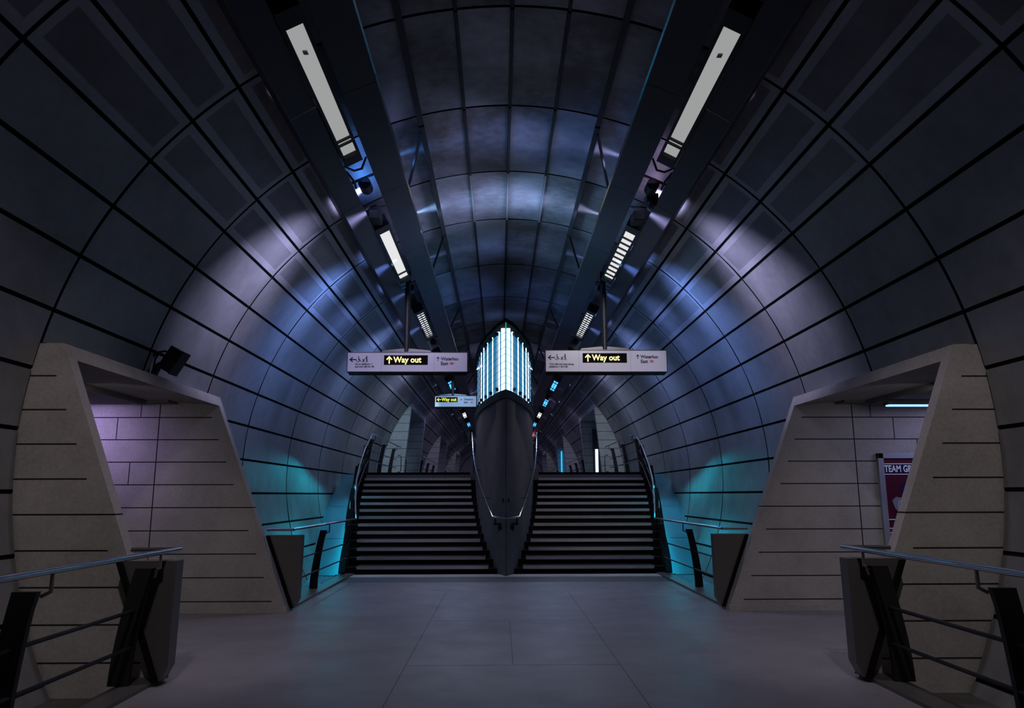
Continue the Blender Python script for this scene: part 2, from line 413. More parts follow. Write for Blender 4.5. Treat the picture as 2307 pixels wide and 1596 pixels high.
# ---------------------------------------------------------------- floors, kerbs, gutters
UZ = 2.156                                        # upper landing
mb = MB()
mb.box(-3.02, 3.02, -3.2, 14.25, -.25, 0)
for s in (-1, 1): mb.box(*sorted((s*3.02, s*9.2)), 7.06, 10.78, -.25, 0)
struct(mb.build('floor', M['floor']))
mb = MB(); mb.box(-3.35, 3.35, 14.25, 15.64, -.25, -.002); struct(mb.build('trim_3', M['floor_dark']))
mb = MB(); mb.box(-3.3, 3.3, 15.12, 15.6, -.1, .006); struct(mb.build('trim_4', M['tread']))
for s in (-1, 1):
    mb = MB()
    for a, b in ((-3.2, 6.92), (10.9, 15.64)): mb.box(*sorted((s*3.02, s*3.26)), a, b, -.3, .03)
    struct(mb.build('baseboard_left' if s < 0 else 'baseboard_right', M['darkmetal']))
    mb = MB(); mb.box(*sorted((s*3.2, s*4.45)), -3.2, 16.5, -.4, -.14); struct(mb.build('trim_5', M['darkmetal']))
mb = MB(); mb.box(-3.72, 3.72, 20.56, ye, UZ-.3, UZ); struct(mb.build('floor_upper', M['floor']))
mb = MB()
for s in (-1, 1): mb.box(*sorted((s*3.7, s*4.45)), 21.4, ye, UZ-.45, UZ-.12)
struct(mb.build('trim_6', M['darkmetal']))

# ---------------------------------------------------------------- concrete portals of the lower cross passages
def slant_x(z): return 3.0+.3925*z
for s, side in ((-1, 'left'), (1, 'right')):
    arc = [cyl(p, 0, R+.03)[::2] for p in [psi_of(2.95)+ (psi_of(-.2)-psi_of(2.95))*i/14 for i in range(15)]]
    fin = [(slant_x(-.2), -.2), (slant_x(2.95), 2.95)]+arc
    fin = [(s*x, z) for x, z in fin]
    mb = MB(); mb.prism(fin, 6.93, 7.07); struct(mb.build('trim_7', M['conc']))
    mb = MB(); mb.prism([(s*x, z) for x, z in ((4.2, -.2), (4.2, 2.95), (9.2, 2.95), (9.2, -.2))], 6.98, 7.07); struct(mb.build('wall_'+side+'_passage_near', M['conc_plain']))
    # far wall of the passage and its jamb
    mb = MB(); mb.prism([(s*x, z) for x, z in ((slant_x(0), 0), (slant_x(2.95), 2.95), (9.2, 2.95), (9.2, 0))], 10.74, 10.89)
    o = struct(mb.build('wall_'+side+'_passage', M['conc_blk']))
    mb = MB(); mb.prism([(s*x, z) for x, z in ((slant_x(2.81), 2.81), (slant_x(2.95), 2.95), (4.42, 2.95), (9.2, 2.95), (9.2, 2.86), (4.62, 2.86))], 7.07, 10.74)
    struct(mb.build('trim_8', M['conc_plain']))
    mb = MB(); mb.box(*sorted((s*5.0, s*9.1)), 7.1, 10.45, 2.80, 2.86)
    for q in range(58): mb.box(*sorted((s*(5.02+q*.07), s*(5.02+q*.07+.05))), 7.1, 10.4, 2.79, 2.80)
    mb.box(*sorted((s*4.7, s*9.1)), 10.45, 10.74, 2.83, 2.86)
    struct(mb.build('ceiling_passage', M['grille']))
    mb = MB(); mb.box(*sorted((s*9.2, s*9.3)), 6.9, 10.9, -.2, 2.95); struct(mb.build('wall_'+side+'_passage_end', M['conc_plain']))
    mb = MB(); mb.box(*sorted((s*slant_x(0), s*9)), 10.70, 10.74, 0, .075); struct(mb.build('baseboard_'+side+'_passage', M['conc_plain']))

# upper portals
for n_, (ya, yb, zt) in enumerate(OPEN[1:]):
    for s in (-1, 1):
        arc = [cyl(p, 0, R+.03)[::2] for p in [psi_of(4.88)+(psi_of(UZ-.1)-psi_of(4.88))*i/12 for i in range(13)]]
        fin = [(s*x, z) for x, z in [(3.68, UZ-.1), (3.40, 4.88)]+arc]
        mb = MB(); mb.prism(fin, ya, ya+.22); mb.prism(fin, yb-.22, yb)
        mb.prism([(s*x, z) for x, z in ((3.415, 4.74), (3.40, 4.88), (8.2, 4.88), (8.2, 4.74))], ya+.22, yb-.22)
        mb.prism([(s*x, z) for x, z in ((4.2, UZ), (3.6, 4.86), (8.2, 4.86), (8.2, UZ))], ya+.02, ya+.2)
        mb.prism([(s*x, z) for x, z in ((3.70, UZ), (3.42, 4.86), (8.2, 4.86), (8.2, UZ))], yb-.215, yb-.005)
        mb.box(*sorted((s*8.2, s*8.3)), ya, yb, UZ, 4.9); mb.box(*sorted((s*3.6, s*8.3)), ya, yb, UZ-.2, UZ)
        struct(mb.build('trim_9', M['conc_up']))

# ---------------------------------------------------------------- soffit beams of the light slots
def curved_beam(s, p0, p1, y0, y1, r=4.12, t=.05, seams=2.66):
    mb = MB(); y = y0
    while y < y1:
        e = min(y+seams-.008, y1); n = 5
        ps = [p0+(p1-p0)*i/n for i in range(n+1)]
        ri = [cyl(p, 0, r, s)[::2] for p in ps]; ro = [cyl(p, 0, r+t, s)[::2] for p in reversed(ps)]
        mb.prism(ri+ro, y, e); y += seams
    return mb
for s in (-1, 1):
    mb = curved_beam(s, 20.3, 25.6, -3.3, 70)
    struct(mb.build('trim_10', M['soffit']))
    mb = MB(); a = cyl(20.25, 0, 4.115, s); b = cyl(20.25, 0, 4.2, s)   # bright folded lip along the inner edge
    mb.prism([(a[0], a[2]), (a[0]-s*.02, a[2]), (b[0]-s*.012, b[2]), (b[0], b[2])], -3.3, 70); struct(mb.build('trim_11', M['steel']))
    mb = curved_beam(s, 29.9, 33.9, -3.3, 70)
    a = cyl(33.9, 0, 4.13, s); b = cyl(34.2, 0, 4.44, s)
    mb.prism([(a[0], a[2]), (a[0]+s*.02, a[2]), (b[0]+s*.02, b[2]), (b[0], b[2])], -3.3, 70)
    struct(mb.build('trim_12', M['soffit']))

# ceiling rails with diagonal stays
for s, side in ((-1, 'left'), (1, 'right')):
    t = thing('ceiling_rail', 'long dark square rail under the vault, '+side+' of its middle, with slanting stays', 'rail', cyl(15, 8, R-.1, s))
    mb = MB()
    for y0, y1 in ((-3, 8.95), (9.0, 13.1), (13.15, 18.5), (18.55, 23.9), (23.95, 60)):
        x, _, z = cyl(15, 0, R-.075, s); nx, nz = s*math.sin(math.radians(15)), math.cos(math.radians(15))
        mb.obox((x, (y0+y1)/2, z), (nz*.035, 0, -nx*.035), (0, (y1-y0)/2, 0), (nx*.045, 0, nz*.045))
    mb.build('rail', M['blackish'], t)
    for y in (3.4, 9.15, 13.2, 18.6, 23.95, 29.3, 34.6):
        a = Vector(cyl(15.3, y, R-.11, s)); b = Vector(cyl(20.6, y+1.35, 4.22, s))
        mb = MB(); mb.tube([a, b], .022, 6); mb.build('stay', M['black'], t)

# ---------------------------------------------------------------- strip light fittings
ORD = ['nearest', 'second', 'third', 'fourth', 'fifth', 'sixth', 'seventh', 'eighth']
YL = [7.3, 12.58, 18.0, 23.2, 28.4, 33.8, 39.1, 44.4]
def fitting(s, i, y, cover):
    side = 'left' if s < 0 else 'right'
    look_ = ['dim grey-white', 'glowing white', 'white gridded', 'blue', 'blue', 'blue', 'blue-white', 'blue'][i]
    t = thing('strip_light', '%s strip light in black housing, %s from the viewer in the %s ceiling slot' % (look_, ORD[i], side), 'light', cyl(27.9, y, 4.2, s), 'strip lights in the ceiling slots')
    L = 1.19
    def q(p, yy, r): return Vector(cyl(p, yy, r, s))
    a0, a1 = 26.95, 29.25
    mb = MB()                                      # open-bottomed trough
    for p0, p1, r0, r1 in ((a0-.5, a0, 4.09, 4.28), (a1, a1+.5, 4.09, 4.28), (a0-.5, a1+.5, 4.24, 4.28)):
        poly = [cyl(p0, 0, r0, s)[::2], cyl(p1, 0, r0, s)[::2], cyl(p1, 0, r1, s)[::2], cyl(p0, 0, r1, s)[::2]]
        mb.prism(poly, y-L-.12, y+L+.12)
    poly = [cyl(a0-.5, 0, 4.09, s)[::2], cyl(a1+.5, 0, 4.09, s)[::2], cyl(a1+.5, 0, 4.28, s)[::2], cyl(a0-.5, 0, 4.28, s)[::2]]
    mb.prism(poly, y-L-.34, y-L-.1); mb.prism(poly, y+L+.1, y+L+.3)
    mb.build('housing', M['black'], t)
    mb = MB(); mb.prism([cyl(a0, 0, 4.13, s)[::2], cyl(a1, 0, 4.13, s)[::2], cyl(a1, 0, 4.16, s)[::2], cyl(a0, 0, 4.16, s)[::2]], y-L-.08, y+L+.08)
    mb.build('diffuser', cover, t)
    mb = MB()                                      # cross blades of the louvre
    if i == 0: bl = [y+L-.30, y+L-.2]
    elif i == 1: bl = [y+L-.22] if s < 0 else [y-L+.25+.25*k for k in range(9)]
    elif i == 2: bl = [y-L+.1+.2*k for k in range(12)]
    else: bl = [y-L+.5, y+L-.5]
    for yy in bl:
        mb = MB(); mb.prism([cyl(a0, 0, 4.10, s)[::2], cyl(a1, 0, 4.10, s)[::2], cyl(a1, 0, 4.128, s)[::2], cyl(a0, 0, 4.128, s)[::2]], yy-.012, yy+.012); mb.build('louvre_blade', M['blackish'], t)
    if i >= 2:
        pm = (a0+a1)/2; mb = MB()
        mb.prism([cyl(pm-.12, 0, 4.10, s)[::2], cyl(pm+.12, 0, 4.10, s)[::2], cyl(pm+.12, 0, 4.128, s)[::2], cyl(pm-.12, 0, 4.128, s)[::2]], y-L, y+L)
        mb.build('louvre_spine', M['blackish'], t)
    if i == 0:
        mb = MB(); c0 = cyl(28.1, y-L+.33, 4.118, s); mb.box(c0[0]-.022, c0[0]+.022, c0[1]-.03, c0[1]+.03, c0[2]-.006, c0[2]+.006); mb.build('latch', M['steel_dull'], t)
for s in (-1, 1):
    for i, y in enumerate(YL):
        cov = M['lamp_dim'] if i == 0 else M['lamp_mid'] if i == 1 else M['lamp_white'] if i in (2, 6) else M['lamp_blue']
        fitting(s, i, y, cov)

# things in the slots: loudspeakers with brackets, looping cables
for s, side in ((-1, 'left'), (1, 'right')):
    for y, w_ in ((9.75, 'nearest strip light'), (15.0, 'second strip light'), (20.5, 'third strip light')):
        c = Vector(cyl(27.6, y, 4.22, s))
        t = thing('slot_loudspeaker', 'small black loudspeaker on a bracket in the %s slot beyond the %s' % (side, w_), 'loudspeaker', tuple(c))
        mb = MB(); pts = [(c.x+.085*math.cos(a), c.z-.02+.085*math.sin(a)) for a in [2*PI*k/16 for k in range(16)]]
        mb.prism(pts, y-.12, y+.1); mb.build('loudspeaker_body', M['black'], t, smooth=True)
        mb = MB(); mb.obox(c+Vector((0, -.02, .1)), (.2, 0, -.09*s), (0, .02, 0), (0, 0, .012)); mb.build('bracket', M['black'], t)
    mb = MB()
    c = [Vector(cyl(p, yy, rr, s)) for p, yy, rr in ((25.7, 8.98, 4.2), (27.2, 9.1, 4.14), (28.6, 9.06, 4.14), (29.8, 8.95, 4.2))]
    mb.tube(c, .013, 6)
    c = [Vector(cyl(p, yy, rr, s)) for p, yy, rr in ((29.8, 9.15, 4.22), (29.4, 9.3, 4.12), (29.6, 9.5, 4.12))]
    mb.tube(c, .014, 6)
    c = [Vector(cyl(p, yy, rr, s)) for p, yy, rr in ((25.7, 10.62, 4.2), (26.4, 10.42, 4.13), (27.5, 10.28, 4.12), (28.6, 10.28, 4.14), (29.8, 10.45, 4.2))]
    mb.tube(c, .013, 6)
    tag(mb.build('slot_cable', M['black'], smooth=True), 'black cables looping across the %s slot between its two nearest strip lights' % side, 'cable')
    c = Vector(cyl(28, 10.75, 4.2, s))
    mb = MB(); mb.box(c.x-.1, c.x+.06, 10.68, 10.98, c.z-.1, c.z+.04)
    tag(mb.build('junction_box', M['black'], bevel=.01), 'black junction box in the %s slot just before its second strip light' % side, 'box')
# dome camera in the right slot
c = Vector(cyl(28.8, 10.0, 4.13, 1))
t = thing('dome_camera', 'black dome camera on the edge of the right slot', 'camera', tuple(c))
mb = MB(); mb.box(c.x-.07, c.x+.09, 9.9, 10.12, c.z-.02, c.z+.08); mb.build('camera_mount', M['black'], t)
mb = MB(); rows = []
for i in range(6):
    a = PI/2*i/5; rows.append([(c.x+.01+.07*math.cos(a)*math.cos(b), 10.0+.07*math.cos(a)*math.sin(b), c.z-.02-.08*math.sin(a)) for b in [2*PI*k/14 for k in range(15)]])
mb.grid(rows); mb.build('dome', M['blackish'], t, smooth=True)

# ---------------------------------------------------------------- stairs
RISE, GO, Y0 = .154, .37, 15.75
def interp(x, tab):
    for (a, p), (b, q) in zip(tab, tab[1:]):
        if x <= b: return p+(q-p)*(x-a)/(b-a)
    return tab[-1][1]
OUT = [(0, 3.0), (1, 3.07), (4, 3.28), (8, 3.5), (12, 3.67), (13, 3.69)]
INN = [(0, .35), (1, .42), (2, .49), (4, .61), (6, .70), (9, .82), (13, .92)]
for s, side in ((-1, 'left'), (1, 'right')):
    t = thing('staircase', 'flight of stone steps with dark risers on the %s of the concrete prow' % side, 'stairs', (s*1.9, Y0, 0))
    for i in range(14):
        xo, xi = interp(i, OUT), interp(i, INN); y = Y0+GO*i; z = RISE*(i+1)
        if i == 13: y1 = 20.57
        else: y1 = y+GO+.04
        mb = MB(); mb.box(*sorted((s*xi, s*xo)), y, y1, z-.062, z, 0); mb.mi[-5] = 1; st = mb.build('step', [M['tread'], M['tread_top']], t)
        mb = MB(); mb.box(*sorted((s*(xi-.12), s*(xo+.02))), y+.05, y+.09, z-RISE-.03, z-.06); mb.build('riser', M['riser'], st)
    mb = MB()
    for i in range(14):                           # stepped strings at both ends of the steps
        xo, xi = interp(i, OUT), interp(i, INN); y = Y0+GO*i; z = RISE*(i+1)
        hw = .02
        mb.box(*sorted((s*(xi-.2), s*(xi-.004))), y+.03, y+GO+.03, z-.32, z-.06)
        mb.box(*sorted((s*(xo+.004), s*(xo+.24))), y-.02, y+GO-.02, z-.55, z-.02)
        mb.box(*sorted((s*(xo+.21), s*(xo+.235))), y-.02, y+GO-.02, z-.1, z+.24)  # raised board added to keep the cyan light off the steps
    mb.box(*sorted((s*.2, s*3.4)), 15.64, 15.72, -.2, -.003)
    mb.build('string', M['riser'], t)
    # sloping glass infill between the stairs and the lining
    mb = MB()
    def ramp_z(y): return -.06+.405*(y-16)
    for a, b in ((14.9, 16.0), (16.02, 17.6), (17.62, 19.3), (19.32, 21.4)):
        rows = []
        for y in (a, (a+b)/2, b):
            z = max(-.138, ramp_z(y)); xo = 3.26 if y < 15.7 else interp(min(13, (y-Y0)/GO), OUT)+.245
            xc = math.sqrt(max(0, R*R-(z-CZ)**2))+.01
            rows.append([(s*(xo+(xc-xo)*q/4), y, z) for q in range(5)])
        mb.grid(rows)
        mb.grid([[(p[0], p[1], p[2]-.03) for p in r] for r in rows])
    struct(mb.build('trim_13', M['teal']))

# ---------------------------------------------------------------- the concrete prow with its lit glass top
HP = [(0, 15.2), (.10, 15.5), (.20, 15.9), (.356, 16.6), (.45, 17.1), (.534, 17.6), (.62, 18.3), (.69, 19.1), (.73, 19.6), (.755, 20.1), (.78, 21), (.79, 23), (.79, 28), (.5, 29.5), (0, 30)]
def hull_poly(off=0.0, n=len(HP)):
    pts = []
    for i, (x, y) in enumerate(HP):
        pts.append((x+off*(0 if i in (0, len(HP)-1) else 1), y-(off*1.6 if i == 0 else 0)))
    return [(-x, y) for x, y in reversed(pts[1:-1])]+pts
t = thing('stairs_prow', 'boat-shaped concrete prow between the two stairs, with a glowing glass top', 'prow', (0, 15.2, 0))
mb = MB(); mb.prism_z(hull_poly(), -.02, 3.56); hull = mb.build('hull', M['conc_hull'], t)
mb = MB(); mb.box(-.006, .006, 15.188, 15.21, .02, 3.55); mb.build('seam', M['black'], hull)
for x in (-.062, .062):
    mb = MB(); mb.box(x-.008, x+.008, 15.29, 15.42, 1.42, 1.49); mb.build('socket', M['black'], hull)
mb = MB(); mb.prism_z(hull_poly(.035), 3.5, 3.66); mb.build('sill', M['black'], t)
mb = MB(); mb.prism_z(hull_poly(.045), 5.05, 5.13); mb.build('cap', M['void'], t)
# glass panes
def along(side, dist, off=0.0):
    d0 = 0
    for (a, b), (c_, e) in zip(HP, HP[1:]):
        L = math.hypot(c_-a, e-b)
        if d0+L >= dist:
            f = (dist-d0)/L; nx, ny = (e-b)/L, -(c_-a)/L
            return (side*(a+(c_-a)*f+nx*off), b+(e-b)*f+ny*off)
        d0 += L
PW = .62
for sd in (-1, 1):
    for k in range(9):
        a, b = .03+k*PW, .03+(k+1)*PW-.018
        mb = MB(); n = 4
        pts = [along(sd, a+(b-a)*q/n) for q in range(n+1)]
        mb.grid([[(x, y, z) for x, y in pts] for z in (3.66, 5.05)])
        pane = mb.build('glass_pane', M['glass'], t, smooth=True)
        mb = MB()
        for q in range(1, 9):
            z = 3.66+q*(1.36/9); pp = [along(sd, a+(b-a)*j/n, -.02) for j in range(n+1)]
            mb.tube([(x, y, z) for x, y in pp], .0045, 4)
        mb.build('lattice', M['blackish'], pane)
        for zz in (3.74, 4.93):
            x, y = along(sd, b-.03, .012); mb = MB(); mb.obox((x, y, zz), (.012, .02, 0), (.02, -.012, 0), (0, 0, .035))
            mb.build('clamp', M['black'], pane)
        mb = MB(); x, y = along(sd, b+.009, -.01); mb.box(x-.008, x+.008, y-.008, y+.008, 3.66, 5.02); mb.build('mullion', M['black'], t)
        # lamps behind each pane
        rt = (.042, .03, .022, .017, .014, .012, .012, .012, .012)[k]
        x, y = along(sd, a+PW*(.7 if k == 0 else .27), -.04-rt)
        mb = MB(); mb.tube([(x, y, 3.67), (x, y, 4.9), (x, y, 5.03)], rt, 14)
        mb.build('light_tube', M['tube'] if k < 6 else M['tube2'], t, smooth=True)
mb = MB(); mb.box(-.009, .009, 15.17, 15.215, 3.66, 5.05); mb.build('glass_edge', M['green_edge'], t)
bp_ = [(.004, 15.42)]+[along(1, .5+.3*k, -.13) for k in range(18)]
bp_ = [(max(.004, x), y) for x, y in bp_]
mb = MB(); mb.prism_z([(-x, y) for x, y in reversed(bp_)]+bp_, 3.66, 5.045); mb.build('backing_panel', M['backlight'], t)

# handrail wrapped round the prow
t = thing('prow_handrail', 'thin steel handrail wrapped around the front of the concrete prow', 'handrail', (0, 15.0, 1.1))
RP = [(.262, 15.2, 1.134), (.363, 15.76, 1.34), (.472, 16.36, 1.59), (.588, 17.07, 1.885), (.70, 17.9, 2.23), (.775, 18.75, 2.587), (.85, 20.04, 3.12), (.88, 20.6, 3.22), (.9, 22, 3.24), (.9, 27, 3.24)]
path = [(-x, y, z) for x, y, z in reversed(RP)]+[(-.09, 15.14, 1.118), (0, 15.13, 1.115), (.09, 15.14, 1.118)]+RP
mb = MB(); mb.tube(path, .017, 10); mb.build('rail', M['steel'], t, smooth=True)
for s in (-1, 1):
    mb = MB(); mb.obox((s*.17, 15.16, 1.0), (.07, 0, 0), (0, .012, 0), (0, 0, .022)); mb.obox((s*.21, 15.15, 1.05), (.02, 0, 0), (0, .012, 0), (0, 0, .055)); mb.obox((s*.12, 15.2, .93), (.035, 0, -.03*s), (0, .01, 0), (.01*s, 0, .055))
    mb.build('bracket', M['black'], t)
    for x, y, z in RP[2:8:2]:
        hx, hy = x-.14, y
        mb = MB(); mb.tube([(s*x, y, z-.015), (s*x, y, z-.09), (s*hx, hy, z-.1)], .008, 6); mb.build('bracket', M['black'], t)

# ---------------------------------------------------------------- railings
def post(mb, s, xt, xb, y, zb, zt, wt=.1, wb=.13, th=.022, out=.0):
    n = 8; L = []; Rr = []
    for i in range(n+1):
        f = i/n; z = zb+(zt-zb)*f; x = xb+(xt-xb)*f**1.6; w_ = (wb+(wt-wb)*f)/2
        L.append((s*(x-w_), z)); Rr.append((s*(x+w_), z))
    L[-1] = (s*(xt-wt/2-.012), zt)
    poly = L+Rr[::-1]
    mb.prism(poly, y-th, y+th)
def wall_panel(s, y0, y1):
    pts = [(slant_x(1.01), 1.01), (2.89, 1.01), (2.9, .15), (2.96, .035), (slant_x(.1), .1)]
    mb = MB(); mb.prism([(s*x, z) for x, z in pts], y0, y1); return mb
RX = 2.98
for s, side in ((-1, 'left'), (1, 'right')):
    # near railing, in front of the portal
    t = thing('railing', 'near %s railing with polished handrail and black posts in front of the portal' % side, 'railing', (s*3.1, 5, 0))
    mb = MB(); mb.tube([(s*3.36, 6.9, 1.09), (s*2.99, 6.9, 1.09)], .022, 10)
    mb.tube([(s*RX, -2, 1.09), (s*RX, 7.0, 1.09)], .022, 12); mb.build('handrail', M['steel'], t, smooth=True)
    for y in (1.2, 3.1, 5.05, 6.62):
        mb = MB(); post(mb, s, 3.14 if y < 6 else 3.1, 3.24, y, .03, .96, .15, .17); p = mb.build('post', M['black'], t)
        mb = MB(); mb.tube([(s*RX, y, 1.07), (s*RX, y, .96), (s*(RX+.06), y, .93)], .012, 8); mb.build('bracket', M['steel_dull'], p, smooth=True)
    for z in (.62, .33):
        mb = MB(); mb.tube([(s*3.16, -2, z), (s*3.16, 6.62, z)], .016, 8); mb.build('infill_bar', M['black'], t, smooth=True)
    wall_panel(s, 6.73, 6.88).build('end_panel', M['darkmetal'], t)
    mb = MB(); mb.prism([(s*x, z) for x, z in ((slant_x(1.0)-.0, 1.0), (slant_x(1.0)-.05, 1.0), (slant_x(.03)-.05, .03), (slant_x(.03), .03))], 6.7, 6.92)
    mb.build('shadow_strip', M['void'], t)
    # far railing, from the portal to the stairs and up them
    t = thing('railing', 'far %s railing running from the portal and up beside the stairs to the upper landing' % side, 'railing', (s*3.1, 13, 0))
    up = [(3.0, 10.85, 1.09), (3.0, 15.55, 1.09), (3.16, 16.3, 1.27), (3.30, 17.0, 1.53), (3.46, 17.9, 1.9), (3.54, 18.7, 2.27), (3.58, 19.6, 2.74), (3.61, 20.75, 3.2), (3.6, 26.7, 3.21)]
    mb = MB(); mb.tube([(s*x, y, z) for x, y, z in up], .02, 10); mb.tube([(s*3.36, 10.85, 1.09), (s*3.0, 10.85, 1.09)], .02, 10); mb.build('handrail', M['steel'], t, smooth=True)
    for y, xt, xb, zb, zt in ((13.15, 3.1, 3.23, .03, .98), (15.5, 3.1, 3.24, .03, .98), (16.6, 3.3, 3.40, .35, 1.27), (17.8, 3.5, 3.6, .8, 1.72), (19.0, 3.64, 3.72, 1.3, 2.28), (20.3, 3.68, 3.80, 1.8, 2.86), (21.05, 3.66, 3.80, UZ-.1, 3.08), (23.3, 3.66, 3.80, UZ-.1, 3.08), (25.5, 3.66, 3.80, UZ-.1, 3.08)):
        mb = MB(); post(mb, s, xt, xb, y, zb, zt, .1, .13); p = mb.build('post', M['black'], t)
        mb = MB(); mb.tube([(s*(xt-.1), y, zt+.1), (s*(xt-.1), y, zt-.03), (s*(xt-.05), y, zt-.05)], .009, 6); mb.build('bracket', M['black'], p, smooth=True)
    for dz in (.62, .33):
        mb = MB(); mb.tube([(s*3.16, 10.95, dz), (s*3.16, 15.5, dz), (s*3.36, 16.7, dz+.4), (s*3.6, 18.0, dz+.9), (s*3.72, 20.4, dz+1.95), (s*3.73, 21.0, UZ+dz-.0), (s*3.73, 26.6, UZ+dz)], .013, 8)
        mb.build('infill_bar', M['black'], t, smooth=True)
    wall_panel(s, 10.92, 11.05).build('end_panel', M['darkmetal'], t)
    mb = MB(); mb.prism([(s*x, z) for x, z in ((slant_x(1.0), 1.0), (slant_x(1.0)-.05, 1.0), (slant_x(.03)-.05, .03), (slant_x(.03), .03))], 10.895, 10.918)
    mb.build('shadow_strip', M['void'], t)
    # end loop of the rail on the landing
    mb = MB(); x = 3.74; mb.tube([(s*(x-.02), 26.95, UZ+.2), (s*(x-.10), 26.95, UZ+.2), (s*(x-.14), 26.95, UZ+.26), (s*(x-.14), 26.95, UZ+.72), (s*(x-.10), 26.95, UZ+.78), (s*(x-.02), 26.95, UZ+.78)], .014, 8)
    tag(mb.build('rail_loop', M['black'], smooth=True), 'small black rail loop at the far end of the %s landing railing' % side, 'rail')
    # railings between the upper portals
    for a, b, wh in ((33.9, 41.2, 'between the first and second upper portals'), (48.8, 56.5, 'between the second and third upper portals')):
        t = thing('railing', 'distant %s railing with black posts %s' % (side, wh), 'railing', (s*3.6, a, UZ))
        mb = MB(); mb.tube([(s*3.5, a, 3.22), (s*3.5, b, 3.22)], .024, 8); mb.build('handrail', M['steel_dull'], t, smooth=True)
        for k in range(3):
            y = a+.6+(b-a-1.2)*k/2
            mb = MB(); post(mb, s, 3.62, 3.76, y, UZ, 3.1, .12, .15, .03); mb.build('post', M['black'], t)
        for dz in (.62, .33):
            mb = MB(); mb.tube([(s*3.7, a, UZ+dz), (s*3.7, b, UZ+dz)], .016, 6); mb.build('infill_bar', M['black'], t)

# round steel hoop just inside the first upper portal on the left
mb = MB(); mb.tube([(-3.82+.16*math.cos(a), 28.9, UZ+.52+.44*math.sin(a)) for a in [(-.5+k/14)*PI for k in range(15)]], .02, 8)
tag(mb.build('hoop_rail', M['black'], smooth=True), 'curved black hoop rail inside the first upper portal on the left', 'rail')

# ---------------------------------------------------------------- signs
FONT_CACHE = {}
def text(body, x, y, z, size, m, parent, name='lettering', align='LEFT', bold=.0, sx=1.0):
    cu = bpy.data.curves.new('lettering', 'FONT'); cu.body = body; cu.size = size; cu.extrude = .002; cu.align_x = align
    cu.offset = bold; cu.resolution_u = 3
    to = bpy.data.objects.new('tmp', cu); C.objects.link(to)
    bpy.context.view_layer.update()
    me = bpy.data.meshes.new_from_object(to.evaluated_get(bpy.context.evaluated_depsgraph_get()))
    bpy.data.objects.remove(to)
    b = Vector(parent.get('_w', (0, 0, 0)))
    me.transform(Matrix.Translation(Vector((x, y, z))-b) @ Matrix.Rotation(PI/2, 4, 'X') @ Matrix.Diagonal((sx, 1, 1, 1)))
    me.materials.clear(); me.materials.append(m)
    o = bpy.data.objects.new(name, me); C.objects.link(o); o.parent = parent; o['_w'] = tuple(b)
    return o
def arrow(mb, cx, cz, size, y, ang):
    h = size/2; t_ = size*.09
    segs = [((0, -h), (0, h*.9)), ((-h*.72, h*.2), (0, h)), ((h*.72, h*.2), (0, h))]
    ca, sa = math.cos(ang), math.sin(ang)
    for (a, b), (c_, d) in segs:
        p = Vector((a*ca-b*sa, 0, a*sa+b*ca)); q = Vector((c_*ca-d*sa, 0, c_*sa+d*ca)); e = (q-p).normalized()
        n = Vector((-e.z, 0, e.x))*t_; c0 = Vector((cx, y, cz))
        mb.obox(c0+(p+q)/2, (q-p)/2+e*t_*.6, (0, .0015, 0), n)
def bar(mb, x0, z0, x1, z1, w_, y):
    p, q = Vector((x0, y, z0)), Vector((x1, y, z1)); e = (q-p).normalized()
    mb.obox((p+q)/2, (q-p)/2+e*w_*.4, (0, .0015, 0), Vector((-e.z, 0, e.x))*w_)
def disc(mb, cx, cz, r, y, r0=0, n=20, a0=0, a1=2*PI):
    ring = lambda rr: [(cx+rr*math.cos(a0+(a1-a0)*k/n), y, cz+rr*math.sin(a0+(a1-a0)*k/n)) for k in range(n+1)]
    mb.grid([ring(r0 or .0001), ring(r)])
